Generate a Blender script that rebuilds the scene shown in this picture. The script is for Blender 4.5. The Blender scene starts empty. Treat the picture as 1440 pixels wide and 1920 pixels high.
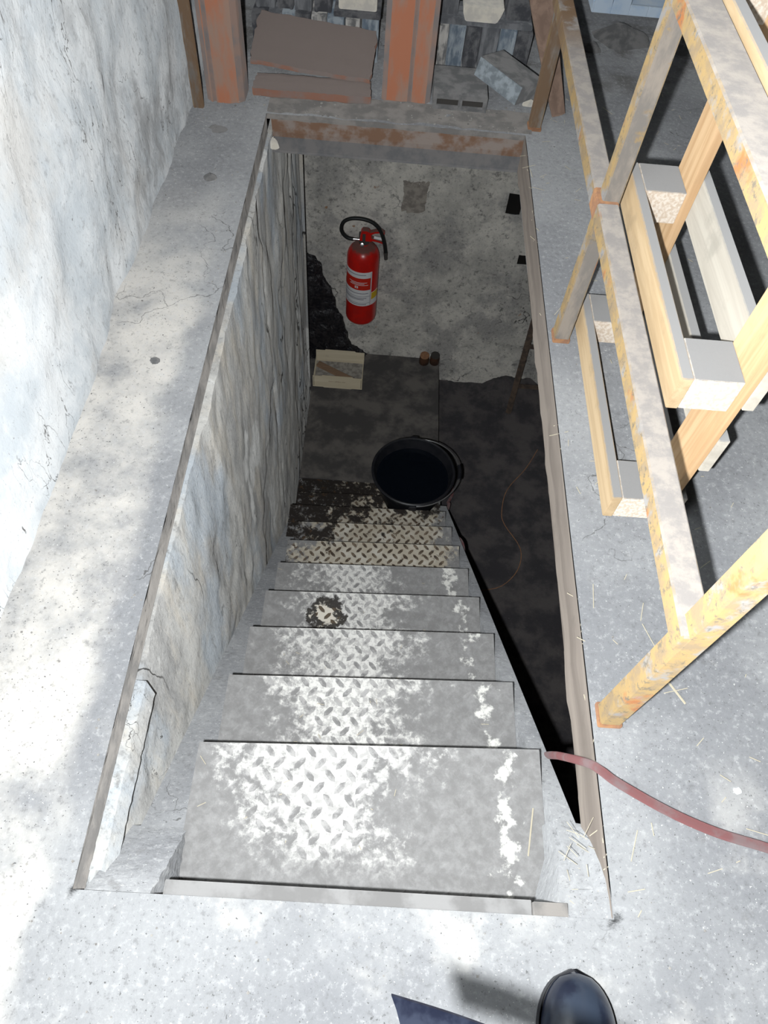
import bpy, bmesh, math, random
from mathutils import Vector, Matrix, noise

random.seed(7)
scene = bpy.context.scene
COL = scene.collection

# ------------------------------------------------------------------ camera
cam_d = bpy.data.cameras.new('camera')
cam = bpy.data.objects.new('camera', cam_d)
COL.objects.link(cam)
RIGHT = Vector((0.99708, 0.04480, 0.06179))
DOWN = Vector((0.07127, -0.83619, -0.54378))
FWD = Vector((0.02731, 0.54660, -0.83695))
CAM = Vector((0, 0, 1.24))
m = Matrix((RIGHT, -DOWN, -FWD)).transposed().to_4x4()
m.translation = CAM
cam.matrix_world = m
cam_d.sensor_fit = 'VERTICAL'
cam_d.sensor_height = 36.0
cam_d.sensor_width = 27.0
cam_d.lens = 36.0 * 1354.4 / 1920.0
cam_d.clip_start = 0.02
scene.camera = cam

# ------------------------------------------------------------------ light
w = bpy.data.worlds.new('world')
scene.world = w
w.use_nodes = True
w.node_tree.nodes['Background'].inputs[0].default_value = (0.75, 0.88, 1.0, 1)
w.node_tree.nodes['Background'].inputs[1].default_value = 0.015
fl = bpy.data.lights.new('camera_flash', 'POINT')
fl.energy = 152.0
fl.color = (0.95, 0.98, 1.0)
fl.shadow_soft_size = 0.012
flo = bpy.data.objects.new('camera_flash', fl)
flo.location = CAM + RIGHT * -0.066 + DOWN * 0.035
COL.objects.link(flo)

vs = scene.view_settings
vs.view_transform = 'Standard'
vs.look = 'None'
vs.exposure = 0.0
vs.gamma = 1.0
vs.use_curve_mapping = False

# ------------------------------------------------------------------ materials
class NT:
    """small wrapper that makes node trees short to write"""
    def __init__(s, name, rough=0.8, metal=0.0, spec=0.3):
        s.m = bpy.data.materials.new(name)
        s.m.use_nodes = True
        s.t = s.m.node_tree
        s.b = s.t.nodes['Principled BSDF']
        s.b.inputs['Roughness'].default_value = rough
        s.b.inputs['Metallic'].default_value = metal
        s.b.inputs['Specular IOR Level'].default_value = spec
        if 'Diffuse Roughness' in s.b.inputs:
            s.b.inputs['Diffuse Roughness'].default_value = 1.0 if rough > 0.55 else 0.2
        s.pos = s.n('ShaderNodeNewGeometry').outputs['Position']
    def n(s, typ, **kw):
        nd = s.t.nodes.new(typ)
        for k, v in kw.items():
            setattr(nd, k, v)
        return nd
    def put(s, inp, v):
        if hasattr(v, 'node') or isinstance(v, bpy.types.NodeSocket):
            s.t.links.new(v, inp)
        elif isinstance(v, (tuple, list)) and inp.type == 'RGBA':
            inp.default_value = (*v[:3], 1)
        else:
            inp.default_value = v
    def math(s, op, a, b=0.0, clamp=False):
        nd = s.n('ShaderNodeMath', operation=op, use_clamp=clamp)
        s.put(nd.inputs[0], a); s.put(nd.inputs[1], b)
        return nd.outputs[0]
    def vec(s, scale=(1, 1, 1), src=None, off=(0, 0, 0)):
        nd = s.n('ShaderNodeMapping')
        s.put(nd.inputs['Vector'], src or s.pos)
        nd.inputs['Scale'].default_value = scale
        nd.inputs['Location'].default_value = off
        return nd.outputs[0]
    def noise(s, scale, detail=5, rough=0.6, stretch=(1, 1, 1), off=(0, 0, 0), src=None, dist=0.0):
        nd = s.n('ShaderNodeTexNoise')
        s.put(nd.inputs['Vector'], s.vec(stretch, src, off))
        nd.inputs['Scale'].default_value = scale
        nd.inputs['Detail'].default_value = detail
        nd.inputs['Roughness'].default_value = rough
        nd.inputs['Distortion'].default_value = dist
        return nd.outputs['Fac']
    def step(s, v, lo, hi):
        nd = s.n('ShaderNodeMapRange', interpolation_type='SMOOTHSTEP')
        s.put(nd.inputs[0], v)
        s.put(nd.inputs[1], lo); s.put(nd.inputs[2], hi)
        return nd.outputs[0]
    def mix(s, f, a, b):
        nd = s.n('ShaderNodeMix', data_type='RGBA')
        s.put(nd.inputs[0], f); s.put(nd.inputs[6], a); s.put(nd.inputs[7], b)
        return nd.outputs[2]
    def crack(s, scale, width, warp=0.25, stretch=(1, 1, 1), gate=0.5, off=(0, 0, 0)):
        """thin wandering cracks, present only where a big noise lets them"""
        nz = s.n('ShaderNodeTexNoise'); s.put(nz.inputs['Vector'], s.vec(stretch, None, off)); nz.inputs['Scale'].default_value = scale * 2.2
        nz.inputs['Detail'].default_value = 5
        add = s.n('ShaderNodeVectorMath', operation='MULTIPLY_ADD')
        s.put(add.inputs[0], nz.outputs['Color']); add.inputs[1].default_value = (warp,) * 3
        s.put(add.inputs[2], s.vec(stretch, None, off))
        v = s.n('ShaderNodeTexVoronoi', feature='DISTANCE_TO_EDGE')
        s.put(v.inputs['Vector'], add.outputs[0]); v.inputs['Scale'].default_value = scale
        e = s.step(v.outputs['Distance'], width, width * 0.3)
        g = s.step(s.noise(scale * 0.7, 3, 0.5, stretch, (5 + off[0], 2, 9)), gate, gate + 0.06)
        return s.math('MULTIPLY', e, g)
    def xyz(s):
        nd = s.n('ShaderNodeSeparateXYZ'); s.put(nd.inputs[0], s.pos)
        return nd.outputs
    def up(s):
        g = s.n('ShaderNodeNewGeometry')
        nd = s.n('ShaderNodeSeparateXYZ'); s.put(nd.inputs[0], g.outputs['Normal'])
        return nd.outputs[2]
    def bump(s, h, dist=0.004, strength=0.8, prev=None):
        nd = s.n('ShaderNodeBump')
        nd.inputs['Distance'].default_value = dist
        nd.inputs['Strength'].default_value = strength
        s.put(nd.inputs['Height'], h)
        if prev is not None:
            s.put(nd.inputs['Normal'], prev)
        s.put(s.b.inputs['Normal'], nd.outputs[0])
        return nd.outputs[0]
    def color(s, c):
        s.put(s.b.inputs['Base Color'], c)

def simple(name, c, c2=None, scale=30, lo=0.4, hi=0.6, rough=0.7, metal=0.0, spec=0.3, stretch=(1, 1, 1), bump=0.0, dust=None):
    """two colours in a noise, optional grey dust lying on faces that look up"""
    t = NT(name, rough, metal, spec)
    col = c
    nz = t.noise(scale, 5, 0.6, stretch)
    if c2:
        col = t.mix(t.step(nz, lo, hi), c, c2)
    if dust:
        f = t.step(t.math('ADD', t.up(), t.math('MULTIPLY', t.noise(60, 4), 0.35)), 0.75, 1.0)
        col = t.mix(f, col, dust)
    t.color(col)
    if bump:
        t.bump(nz, bump, 0.9)
    return t.m

def m_floor():
    t = NT('dusty_concrete', 0.92)
    c = t.mix(t.step(t.noise(2.1, 4, 0.6, off=(3, 1, 0)), 0.38, 0.62), (0.25, 0.255, 0.265), (0.34, 0.345, 0.35))
    x, y, z = t.xyz()
    # the ledge beside the left wall is bare, warmer concrete; the rest is under grey dust
    ledge = t.math('MULTIPLY', t.step(t.math('ADD', x, t.math('MULTIPLY', t.noise(6, 3), 0.12)), -0.36, -0.42), t.step(y, 2.0, 1.3))
    c = t.mix(t.math('MULTIPLY', ledge, t.step(t.noise(5, 5), 0.3, 0.62)), c, (0.60, 0.575, 0.535))
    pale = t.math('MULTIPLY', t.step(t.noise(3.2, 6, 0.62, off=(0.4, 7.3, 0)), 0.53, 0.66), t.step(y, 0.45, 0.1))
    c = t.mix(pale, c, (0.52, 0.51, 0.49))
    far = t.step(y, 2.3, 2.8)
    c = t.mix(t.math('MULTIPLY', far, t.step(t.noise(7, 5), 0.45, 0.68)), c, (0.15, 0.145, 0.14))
    c = t.mix(t.math('MULTIPLY', t.step(t.noise(14, 6, 0.7), 0.60, 0.74), 0.7), c, (0.20, 0.197, 0.195))
    c = t.mix(t.math('MULTIPLY', t.crack(3.0, 0.006, 0.3, gate=0.56), 0.8), c, (0.09, 0.088, 0.085))
    g = t.noise(75, 6, 0.75)
    c = t.mix(t.math('MULTIPLY', t.step(g, 0.52, 0.66), 0.45), c, (0.52, 0.52, 0.52))
    c = t.mix(t.math('MULTIPLY', t.step(g, 0.46, 0.34), 0.45), c, (0.15, 0.15, 0.15))
    sp = t.noise(230, 2, 0.5)
    c = t.mix(t.math('MULTIPLY', t.step(sp, 0.69, 0.74), 0.8), c, (0.65, 0.65, 0.63))
    c = t.mix(t.step(sp, 0.33, 0.27), c, (0.14, 0.14, 0.14))
    t.color(c)
    n1 = t.bump(t.noise(55, 6, 0.7), 0.005, 0.7)
    t.bump(t.noise(9, 4, 0.6), 0.02, 0.5, n1)
    return t.m

def m_whitewash():
    t = NT('whitewashed_plaster', 0.95)
    c = t.mix(t.step(t.noise(4.5, 6, 0.65), 0.38, 0.62), (0.49, 0.52, 0.54), (0.66, 0.67, 0.67))
    x, y, z = t.xyz()
    c = t.mix(t.math('MULTIPLY', t.step(t.noise(3.2, 5, 0.6, off=(2, 8, 1)), 0.5, 0.68), 0.6), c, (0.52, 0.49, 0.45))
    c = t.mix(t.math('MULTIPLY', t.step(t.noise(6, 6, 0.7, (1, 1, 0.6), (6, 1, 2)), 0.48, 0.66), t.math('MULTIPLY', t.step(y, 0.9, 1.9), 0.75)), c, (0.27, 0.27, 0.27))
    g = t.noise(60, 6, 0.75, (1, 1, 0.7))
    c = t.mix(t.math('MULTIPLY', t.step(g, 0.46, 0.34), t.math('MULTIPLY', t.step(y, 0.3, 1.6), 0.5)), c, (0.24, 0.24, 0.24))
    c = t.mix(t.step(t.noise(24, 5, 0.65, (1, 1.2, 0.45)), 0.665, 0.72), c, (0.14, 0.135, 0.13))
    c = t.mix(t.math('MULTIPLY', t.crack(5, 0.012, 0.5, (1, 1, 0.4), 0.5), 0.85), c, (0.10, 0.095, 0.09))
    c = t.mix(t.step(t.noise(150, 3), 0.66, 0.72), c, (0.30, 0.30, 0.30))
    t.color(c)
    n1 = t.bump(t.noise(80, 6, 0.7), 0.003, 0.6)
    t.bump(t.noise(14, 6, 0.6, (1, 1, 0.6)), 0.010, 0.6, n1)
    return t.m

def m_well():
    t = NT('streaked_stairwell_render', 0.95)
    V = (1, 1, 0.28)
    c = t.mix(t.step(t.noise(3.2, 6, 0.65, (1, 1, 0.5)), 0.38, 0.60), (0.36, 0.355, 0.345), (0.56, 0.55, 0.52))
    c = t.mix(t.math('MULTIPLY', t.step(t.noise(10, 6, 0.7, V), 0.46, 0.70), 0.7), c, (0.60, 0.55, 0.47))
    c = t.mix(t.math('MULTIPLY', t.step(t.noise(4, 5, 0.6, (1, 1, 0.5), (4, 4, 1)), 0.50, 0.66), 0.7), c, (0.42, 0.47, 0.52))
    c = t.mix(t.step(t.noise(1.3, 5, 0.55, (1, 1.4, 0.6), (9, 2, 3)), 0.545, 0.56), c, (0.66, 0.655, 0.63))
    c = t.mix(t.math('MULTIPLY', t.step(t.noise(22, 6, 0.75, V), 0.56, 0.72), 0.7), c, (0.20, 0.195, 0.19))
    g = t.noise(95, 6, 0.75)
    c = t.mix(t.math('MULTIPLY', t.step(g, 0.46, 0.34), 0.5), c, (0.16, 0.157, 0.15))
    c = t.mix(t.math('MULTIPLY', t.step(g, 0.55, 0.68), 0.5), c, (0.72, 0.71, 0.68))
    c = t.mix(t.crack(1.7, 0.006, 0.45, (1, 1, 0.4), 0.46), c, (0.05, 0.048, 0.045))
    c = t.mix(t.crack(4.5, 0.008, 0.5, (1, 1, 0.4), 0.56, (3, 3, 0)), c, (0.08, 0.078, 0.075))
    t.color(c)
    n1 = t.bump(t.noise(70, 6, 0.7, (1, 1, 0.4)), 0.004, 0.7)
    t.bump(t.noise(12, 5, 0.6, V), 0.010, 0.6, n1)
    return t.m

def m_cellar():
    t = NT('rough_cellar_render', 0.96)
    c = t.mix(t.step(t.noise(2.6, 6, 0.65), 0.38, 0.62), (0.46, 0.445, 0.41), (0.72, 0.69, 0.63))
    c = t.mix(t.math('MULTIPLY', t.step(t.noise(4.2, 6, 0.7, off=(3, 3, 3)), 0.48, 0.62), 0.7), c, (0.34, 0.33, 0.32))
    c = t.mix(t.math('MULTIPLY', t.step(t.noise(24, 6, 0.78), 0.54, 0.68), 0.8), c, (0.15, 0.145, 0.135))
    g = t.noise(60, 6, 0.8)
    c = t.mix(t.math('MULTIPLY', t.step(g, 0.46, 0.34), 0.7), c, (0.10, 0.098, 0.092))
    c = t.mix(t.math('MULTIPLY', t.step(g, 0.55, 0.68), 0.6), c, (0.72, 0.69, 0.63))
    c = t.mix(t.math('MULTIPLY', t.crack(1.6, 0.007, 0.7, gate=0.52), 0.9), c, (0.09, 0.085, 0.08))
    c = t.mix(t.step(t.noise(9, 5, 0.6, off=(7, 1, 4)), 0.69, 0.74), c, (0.36, 0.22, 0.13))
    t.color(c)
    n1 = t.bump(t.noise(60, 6, 0.75), 0.010, 0.9)
    t.bump(t.noise(10, 5, 0.6), 0.03, 0.8, n1)
    return t.m

def m_cellar_floor():
    t = NT('dark_earth_floor', 0.9)
    c = t.mix(t.step(t.noise(6, 6, 0.65), 0.4, 0.62), (0.062, 0.058, 0.063), (0.125, 0.113, 0.110))
    c = t.mix(t.step(t.noise(160, 3, 0.6), 0.70, 0.74), c, (0.3, 0.3, 0.3))
    t.color(c)
    t.bump(t.noise(50, 6, 0.7), 0.01, 0.8)
    return t.m

def m_tread(stained, lozenge=False):
    t = NT('chequer_plate' + ('_stained' if stained else '_dusty') + ('_relief' if lozenge else ''), 0.62, 0.0, 0.4)
    x, y, z = t.xyz()
    tc = t.n('ShaderNodeTexCoord').outputs['Object']
    sp = t.n('ShaderNodeSeparateXYZ'); t.put(sp.inputs[0], tc)
    ly = sp.outputs[1]                                      # 0 at the nosing, negative towards the back of the tread
    big = t.noise(7, 6, 0.65)
    fine = t.noise(40, 6, 0.7)
    dust = t.mix(t.step(fine, 0.35, 0.7), (0.245, 0.24, 0.235), (0.345, 0.34, 0.335))
    # worn track in the middle of the flight, where shoes land
    cx = -0.02 if not stained else 0.07
    hw = 0.25 if not stained else 0.31
    d = t.math('ABSOLUTE', t.math('SUBTRACT', x, cx))
    track = t.math('SUBTRACT', 1.0, t.math('DIVIDE', d, hw))
    dep = t.math('ADD', 1.0, t.math('DIVIDE', ly, 0.27))
    wv = t.math('ADD', t.math('MULTIPLY', track, 0.62), t.math('MULTIPLY', dep, 0.30))
    wv = t.math('ADD', wv, t.math('MULTIPLY', t.math('SUBTRACT', big, 0.5), 1.1 if not stained else 1.5))
    wv = t.math('ADD', wv, t.math('MULTIPLY', t.math('SUBTRACT', fine, 0.5), 1.1))
    if stained:
        worn = t.step(wv, 0.22, 0.42)
        metal = t.mix(t.step(t.noise(20, 5), 0.4, 0.7), (0.50, 0.45, 0.36), (0.62, 0.59, 0.52))
        if lozenge:
            metal = t.mix(t.step(fine, 0.42, 0.6), (0.07, 0.05, 0.035), (0.22, 0.17, 0.12))
        c = t.mix(worn, dust, metal)
        # black oily stain spreading from the left over the lowest plates
        st = t.math('ADD', t.math('MULTIPLY', t.math('SUBTRACT', t.noise(11, 6, 0.65, off=(2, 0, 5)), 0.5), 3.2), t.math('MULTIPLY', t.math('SUBTRACT', -1.40, z), 1.5))
        st = t.math('SUBTRACT', st, t.math('MULTIPLY', t.math('ADD', x, 0.12), 1.1))
        c = t.mix(t.math('MULTIPLY', t.step(st, 0.0, 0.2), t.step(t.noise(26, 6, 0.75, off=(4, 4, 0)), 0.66, 0.54)), c, (0.032, 0.026, 0.022))
        c = t.mix(t.step(t.noise(17, 6, 0.7, off=(9, 2, 1)), 0.60, 0.66), c, (0.09, 0.055, 0.03))
    else:
        worn = t.math('MULTIPLY', t.step(wv, 0.40, 0.64), t.step(t.math('ADD', ly, t.math('MULTIPLY', t.math('SUBTRACT', fine, 0.5), 0.08)), -0.24, -0.17))
        metal = t.mix(t.step(t.noise(90, 5, 0.7), 0.40, 0.56), (0.48, 0.47, 0.455), (0.72, 0.71, 0.68))
        if lozenge:
            metal = t.mix(t.step(fine, 0.4, 0.6), (0.25, 0.245, 0.24), (0.44, 0.43, 0.42))
        c = t.mix(worn, dust, metal)
        # a wet ring on the fourth tread
        vd = t.n('ShaderNodeVectorMath', operation='DISTANCE'); t.put(vd.inputs[0], t.pos); vd.inputs[1].default_value = (-.095, .935, -.79)
        rd = t.math('ADD', vd.outputs['Value'], t.math('MULTIPLY', t.math('SUBTRACT', t.noise(26, 6, 0.7), 0.5), 0.13))
        c = t.mix(t.step(rd, 0.062, 0.052), c, (0.05, 0.045, 0.04))
        c = t.mix(t.step(rd, 0.040, 0.030), c, (0.70, 0.66, 0.58) if not lozenge else (0.12, 0.09, 0.06))
    # white paint drips down the right-hand end
    pd = t.math('ABSOLUTE', t.math('SUBTRACT', x, t.math('ADD', 0.315, t.math('MULTIPLY', t.math('SUBTRACT', t.noise(5, 2), 0.5), 0.1))))
    pv = t.math('ADD', t.math('MULTIPLY', pd, -14.0), t.math('MULTIPLY', t.math('SUBTRACT', t.noise(24, 6, 0.65, off=(1, 5, 0)), 0.5), 2.6))
    if not stained:
        c = t.mix(t.math('MULTIPLY', t.step(pv, -0.2, 0.05), t.step(fine, 0.36, 0.5)), c, (0.74, 0.73, 0.69))
    t.color(c)
    t.bump(t.noise(140, 4, 0.7), 0.0015, 0.6)
    return t.m

def m_paint():
    t = NT('worn_mustard_paint', 0.65)
    c = t.mix(t.step(t.noise(30, 6, 0.7, (1, 1, 1)), 0.42, 0.62), (0.345, 0.24, 0.11), (0.26, 0.195, 0.12))
    c = t.mix(t.step(t.noise(18, 5, 0.65, off=(4, 4, 4)), 0.52, 0.64), c, (0.26, 0.25, 0.24))
    c = t.mix(t.step(t.noise(9, 5, 0.65, off=(1, 6, 2)), 0.58, 0.68), c, (0.36, 0.15, 0.06))
    c = t.mix(t.math('MULTIPLY', t.step(t.noise(70, 6, 0.75, off=(2, 2, 7)), 0.54, 0.64), 0.8), c, (0.13, 0.12, 0.10))
    f = t.step(t.math('ADD', t.up(), t.math('MULTIPLY', t.noise(40, 4), 0.4)), 0.7, 1.0)
    g1 = t.mix(t.step(t.noise(26, 6, 0.7), 0.40, 0.62), (0.27, 0.25, 0.235), (0.36, 0.325, 0.29))
    c = t.mix(f, c, g1)
    # faces turned to the head of the stairs are worn to brownish-grey metal, the near post least
    x, y, z = t.xyz()
    g = t.n('ShaderNodeNewGeometry'); sx = t.n('ShaderNodeSeparateXYZ'); t.put(sx.inputs[0], g.outputs['Normal'])
    f2 = t.math('MULTIPLY', t.step(t.math('MULTIPLY', sx.outputs[1], -1.0), 0.6, 0.9), t.step(t.noise(12, 5, 0.7), 0.30, 0.42))
    f2 = t.math('MULTIPLY', f2, t.step(y, 0.6, 1.1))
    c = t.mix(f2, c, t.mix(t.step(t.noise(18, 5, 0.7, (1, 1, 0.3)), 0.4, 0.6), (0.20, 0.18, 0.16), (0.29, 0.25, 0.21)))
    c = t.mix(t.math('MULTIPLY', t.step(y, 1.9, 2.2), t.step(t.noise(20, 4, 0.6, (1, 1, 0.3)), 0.35, 0.5)), c, (0.20, 0.13, 0.08))
    t.color(c)
    t.bump(t.noise(90, 5, 0.7), 0.002, 0.6)
    return t.m

def m_wood(name, a, b, axis=1, dust=None, rough=0.75, s=40):
    st = [1.0, 1.0, 1.0]
    st[axis] = 0.06
    t = NT(name, rough)
    n1 = t.noise(s, 5, 0.6, tuple(st), dist=0.6)
    c = t.mix(t.step(n1, 0.36, 0.64), a, b)
    c = t.mix(t.math('MULTIPLY', t.step(t.noise(9, 5, 0.65), 0.55, 0.72), 0.5), c, tuple(v * 0.6 for v in a))
    if dust:
        f = t.step(t.math('ADD', t.up(), t.math('MULTIPLY', t.noise(80, 4), 0.3)), 0.75, 1.0)
        c = t.mix(f, c, dust)
    t.color(c)
    t.bump(n1, 0.002, 0.5)
    return t.m

M = {}
M['floor'] = m_floor()
M['whitewash'] = m_whitewash()
M['well'] = m_well()
M['cellar'] = m_cellar()
M['cellar_floor'] = m_cellar_floor()
M['tread'] = [m_tread(False), m_tread(False, True)]
M['tread_st'] = [m_tread(True), m_tread(True, True)]
M['paint'] = m_paint()
M['rust'] = simple('orange_rust', (0.38, 0.20, 0.10), (0.28, 0.15, 0.09), 60, bump=0.002, rough=0.9)
M['stringer'] = simple('dusty_steel', (0.22, 0.215, 0.21), (0.31, 0.305, 0.30), 14, bump=0.004, rough=0.85)
M['edge_wood'] = m_wood('weathered_edge_timber', (0.25, 0.215, 0.185), (0.17, 0.145, 0.125), 1, None, 0.9, 18)
M['slab_edge'] = simple('raw_slab_edge', (0.29, 0.27, 0.25), (0.20, 0.19, 0.18), 14, bump=0.008, rough=0.95)
M['header'] = simple('rusted_steel_channel', (0.22, 0.13, 0.085), (0.30, 0.25, 0.22), 16, bump=0.003, rough=0.9, dust=None)
M['pine'] = m_wood('new_pine', (0.52, 0.39, 0.24), (0.43, 0.31, 0.18), 1, (0.29, 0.285, 0.28))
M['pine_v'] = m_wood('new_pine_upright', (0.62, 0.43, 0.25), (0.50, 0.32, 0.17), 2, (0.31, 0.305, 0.30))
M['pine_deck'] = m_wood('pale_pine_deck', (0.52, 0.48, 0.41), (0.44, 0.40, 0.34), 1, (0.33, 0.325, 0.32))
M['chip'] = simple('pressed_chip_block', (0.56, 0.46, 0.36), (0.70, 0.63, 0.55), 150, rough=0.9, bump=0.001, dust=(0.27, 0.265, 0.26))
M['orange'] = simple('red_lead_primer', (0.50, 0.21, 0.12), (0.40, 0.27, 0.21), 14, 0.42, 0.60, rough=0.8, stretch=(1, 1, 0.3), bump=0.001)
M['orange_grey'] = simple('grey_post_flank', (0.24, 0.21, 0.20), (0.33, 0.23, 0.19), 12, rough=0.85, bump=0.001)  # greyer tone for the side faces and seam of the posts
M['clay'] = simple('fired_clay', (0.33, 0.17, 0.12), (0.27, 0.22, 0.20), 11, 0.4, 0.6, rough=0.9, bump=0.006, dust=(0.25, 0.205, 0.185))
M['rubber'] = simple('black_rubber', (0.012, 0.013, 0.017), (0.02, 0.02, 0.024), 30, rough=0.45, spec=0.5)
M['water'] = simple('dark_water', (0.004, 0.006, 0.01), rough=0.04, spec=0.5)
M['wire'] = simple('galvanised_wire', (0.6, 0.6, 0.6), rough=0.4, metal=0.9)
M['red'] = simple('red_enamel', (0.66, 0.016, 0.010), (0.56, 0.016, 0.012), 20, rough=0.3, spec=0.5, dust=(0.20, 0.09, 0.075))
M['white'] = simple('white_print', (0.80, 0.80, 0.80), rough=0.5)
M['print_red'] = simple('red_print', (0.62, 0.03, 0.015), rough=0.5)
M['print_grey'] = simple('grey_print', (0.22, 0.22, 0.26), rough=0.5)
M['print_yellow'] = simple('yellow_print', (0.75, 0.50, 0.02), rough=0.5)
M['chrome'] = simple('bright_steel', (0.75, 0.75, 0.76), rough=0.25, metal=1.0)
M['hose_black'] = simple('black_hose', (0.016, 0.018, 0.018), rough=0.5, spec=0.4)
M['hose_red'] = simple('faded_red_hose', (0.20, 0.085, 0.085), (0.20, 0.14, 0.14), 18, rough=0.7, dust=None)
M['crate'] = m_wood('poplar_veneer', (0.74, 0.66, 0.50), (0.66, 0.58, 0.42), 0, None, 0.8, 30)
M['crate_in'] = simple('grubby_crate_base', (0.42, 0.39, 0.34), (0.26, 0.24, 0.21), 40, rough=0.9)
M['batten'] = m_wood('brown_batten', (0.34, 0.22, 0.14), (0.24, 0.16, 0.10), 0)
M['old_wood'] = m_wood('old_brown_timber', (0.36, 0.25, 0.19), (0.25, 0.17, 0.13), 1, None, 0.9, 26)
M['ladder'] = simple('dark_ladder_wood', (0.13, 0.095, 0.07), (0.08, 0.06, 0.05), 30, rough=0.9)
M['coal'] = simple('glossy_black_heap', (0.014, 0.014, 0.018), (0.035, 0.032, 0.034), 55, rough=0.25, spec=0.7, bump=0.010)
M['sheet'] = simple('grimy_dark_sheet', (0.085, 0.08, 0.077), (0.175, 0.16, 0.145), 9, 0.4, 0.65, rough=0.75, bump=0.003)
M['jar'] = simple('brown_jar', (0.10, 0.05, 0.03), (0.06, 0.035, 0.025), 20, rough=0.4)
M['straw'] = simple('straw', (0.52, 0.47, 0.36), rough=0.7)
M['stone'] = simple('grey_stone', (0.24, 0.235, 0.23), (0.15, 0.15, 0.15), 22, rough=0.95, bump=0.004)
M['flake'] = simple('pale_plaster_flake', (0.72, 0.68, 0.60), (0.6, 0.57, 0.52), 30, rough=0.95, bump=0.003)
M['bluewhite'] = simple('bluish_white_paint', (0.72, 0.82, 0.92), (0.58, 0.72, 0.88), 9, rough=0.7)
M['shoe'] = simple('navy_shoe_leather', (0.014, 0.018, 0.032), (0.03, 0.04, 0.06), 24, rough=0.28, spec=0.6, bump=0.001)
M['strap'] = simple('navy_nylon', (0.004, 0.005, 0.010), (0.009, 0.011, 0.018), 60, rough=0.35, spec=0.5, stretch=(1, 1, 0.2))
M['shiny'] = simple('bright_zinc_side', (0.50, 0.56, 0.60), (0.30, 0.34, 0.37), 40, rough=0.5, metal=0.3)
M['pocket_shade'] = simple('shade_black_pocket', (0.012, 0.011, 0.010), rough=0.95)  # shade inside the wall pockets, put into the base colour
M['flange'] = simple('dull_steel_flange', (0.16, 0.16, 0.165), (0.22, 0.21, 0.205), 16, rough=0.85, bump=0.002)
M['bare'] = simple('bare_brown_patch', (0.38, 0.345, 0.30), (0.25, 0.225, 0.20), 30, rough=0.95, bump=0.006)
M['grit'] = simple('pale_grit', (0.36, 0.345, 0.32), (0.20, 0.19, 0.18), 60, rough=0.95)
M['iron'] = simple('dark_iron', (0.06, 0.055, 0.05), rough=0.7)
TILE = [simple('tile_slate', (0.13, 0.135, 0.145), (0.23, 0.235, 0.245), 30, rough=0.9, bump=0.003, stretch=(1, 1, 0.3)),
        simple('tile_limed', (0.52, 0.50, 0.47), (0.17, 0.17, 0.17), 30, rough=0.9, bump=0.004, stretch=(1, 1, 0.5)),
        simple('tile_blue_grey', (0.15, 0.19, 0.235), (0.36, 0.40, 0.43), 30, rough=0.9, bump=0.003, stretch=(1, 1, 0.4)),
        simple('tile_charcoal', (0.07, 0.072, 0.08), (0.16, 0.16, 0.165), 26, rough=0.9, bump=0.003)]

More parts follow.
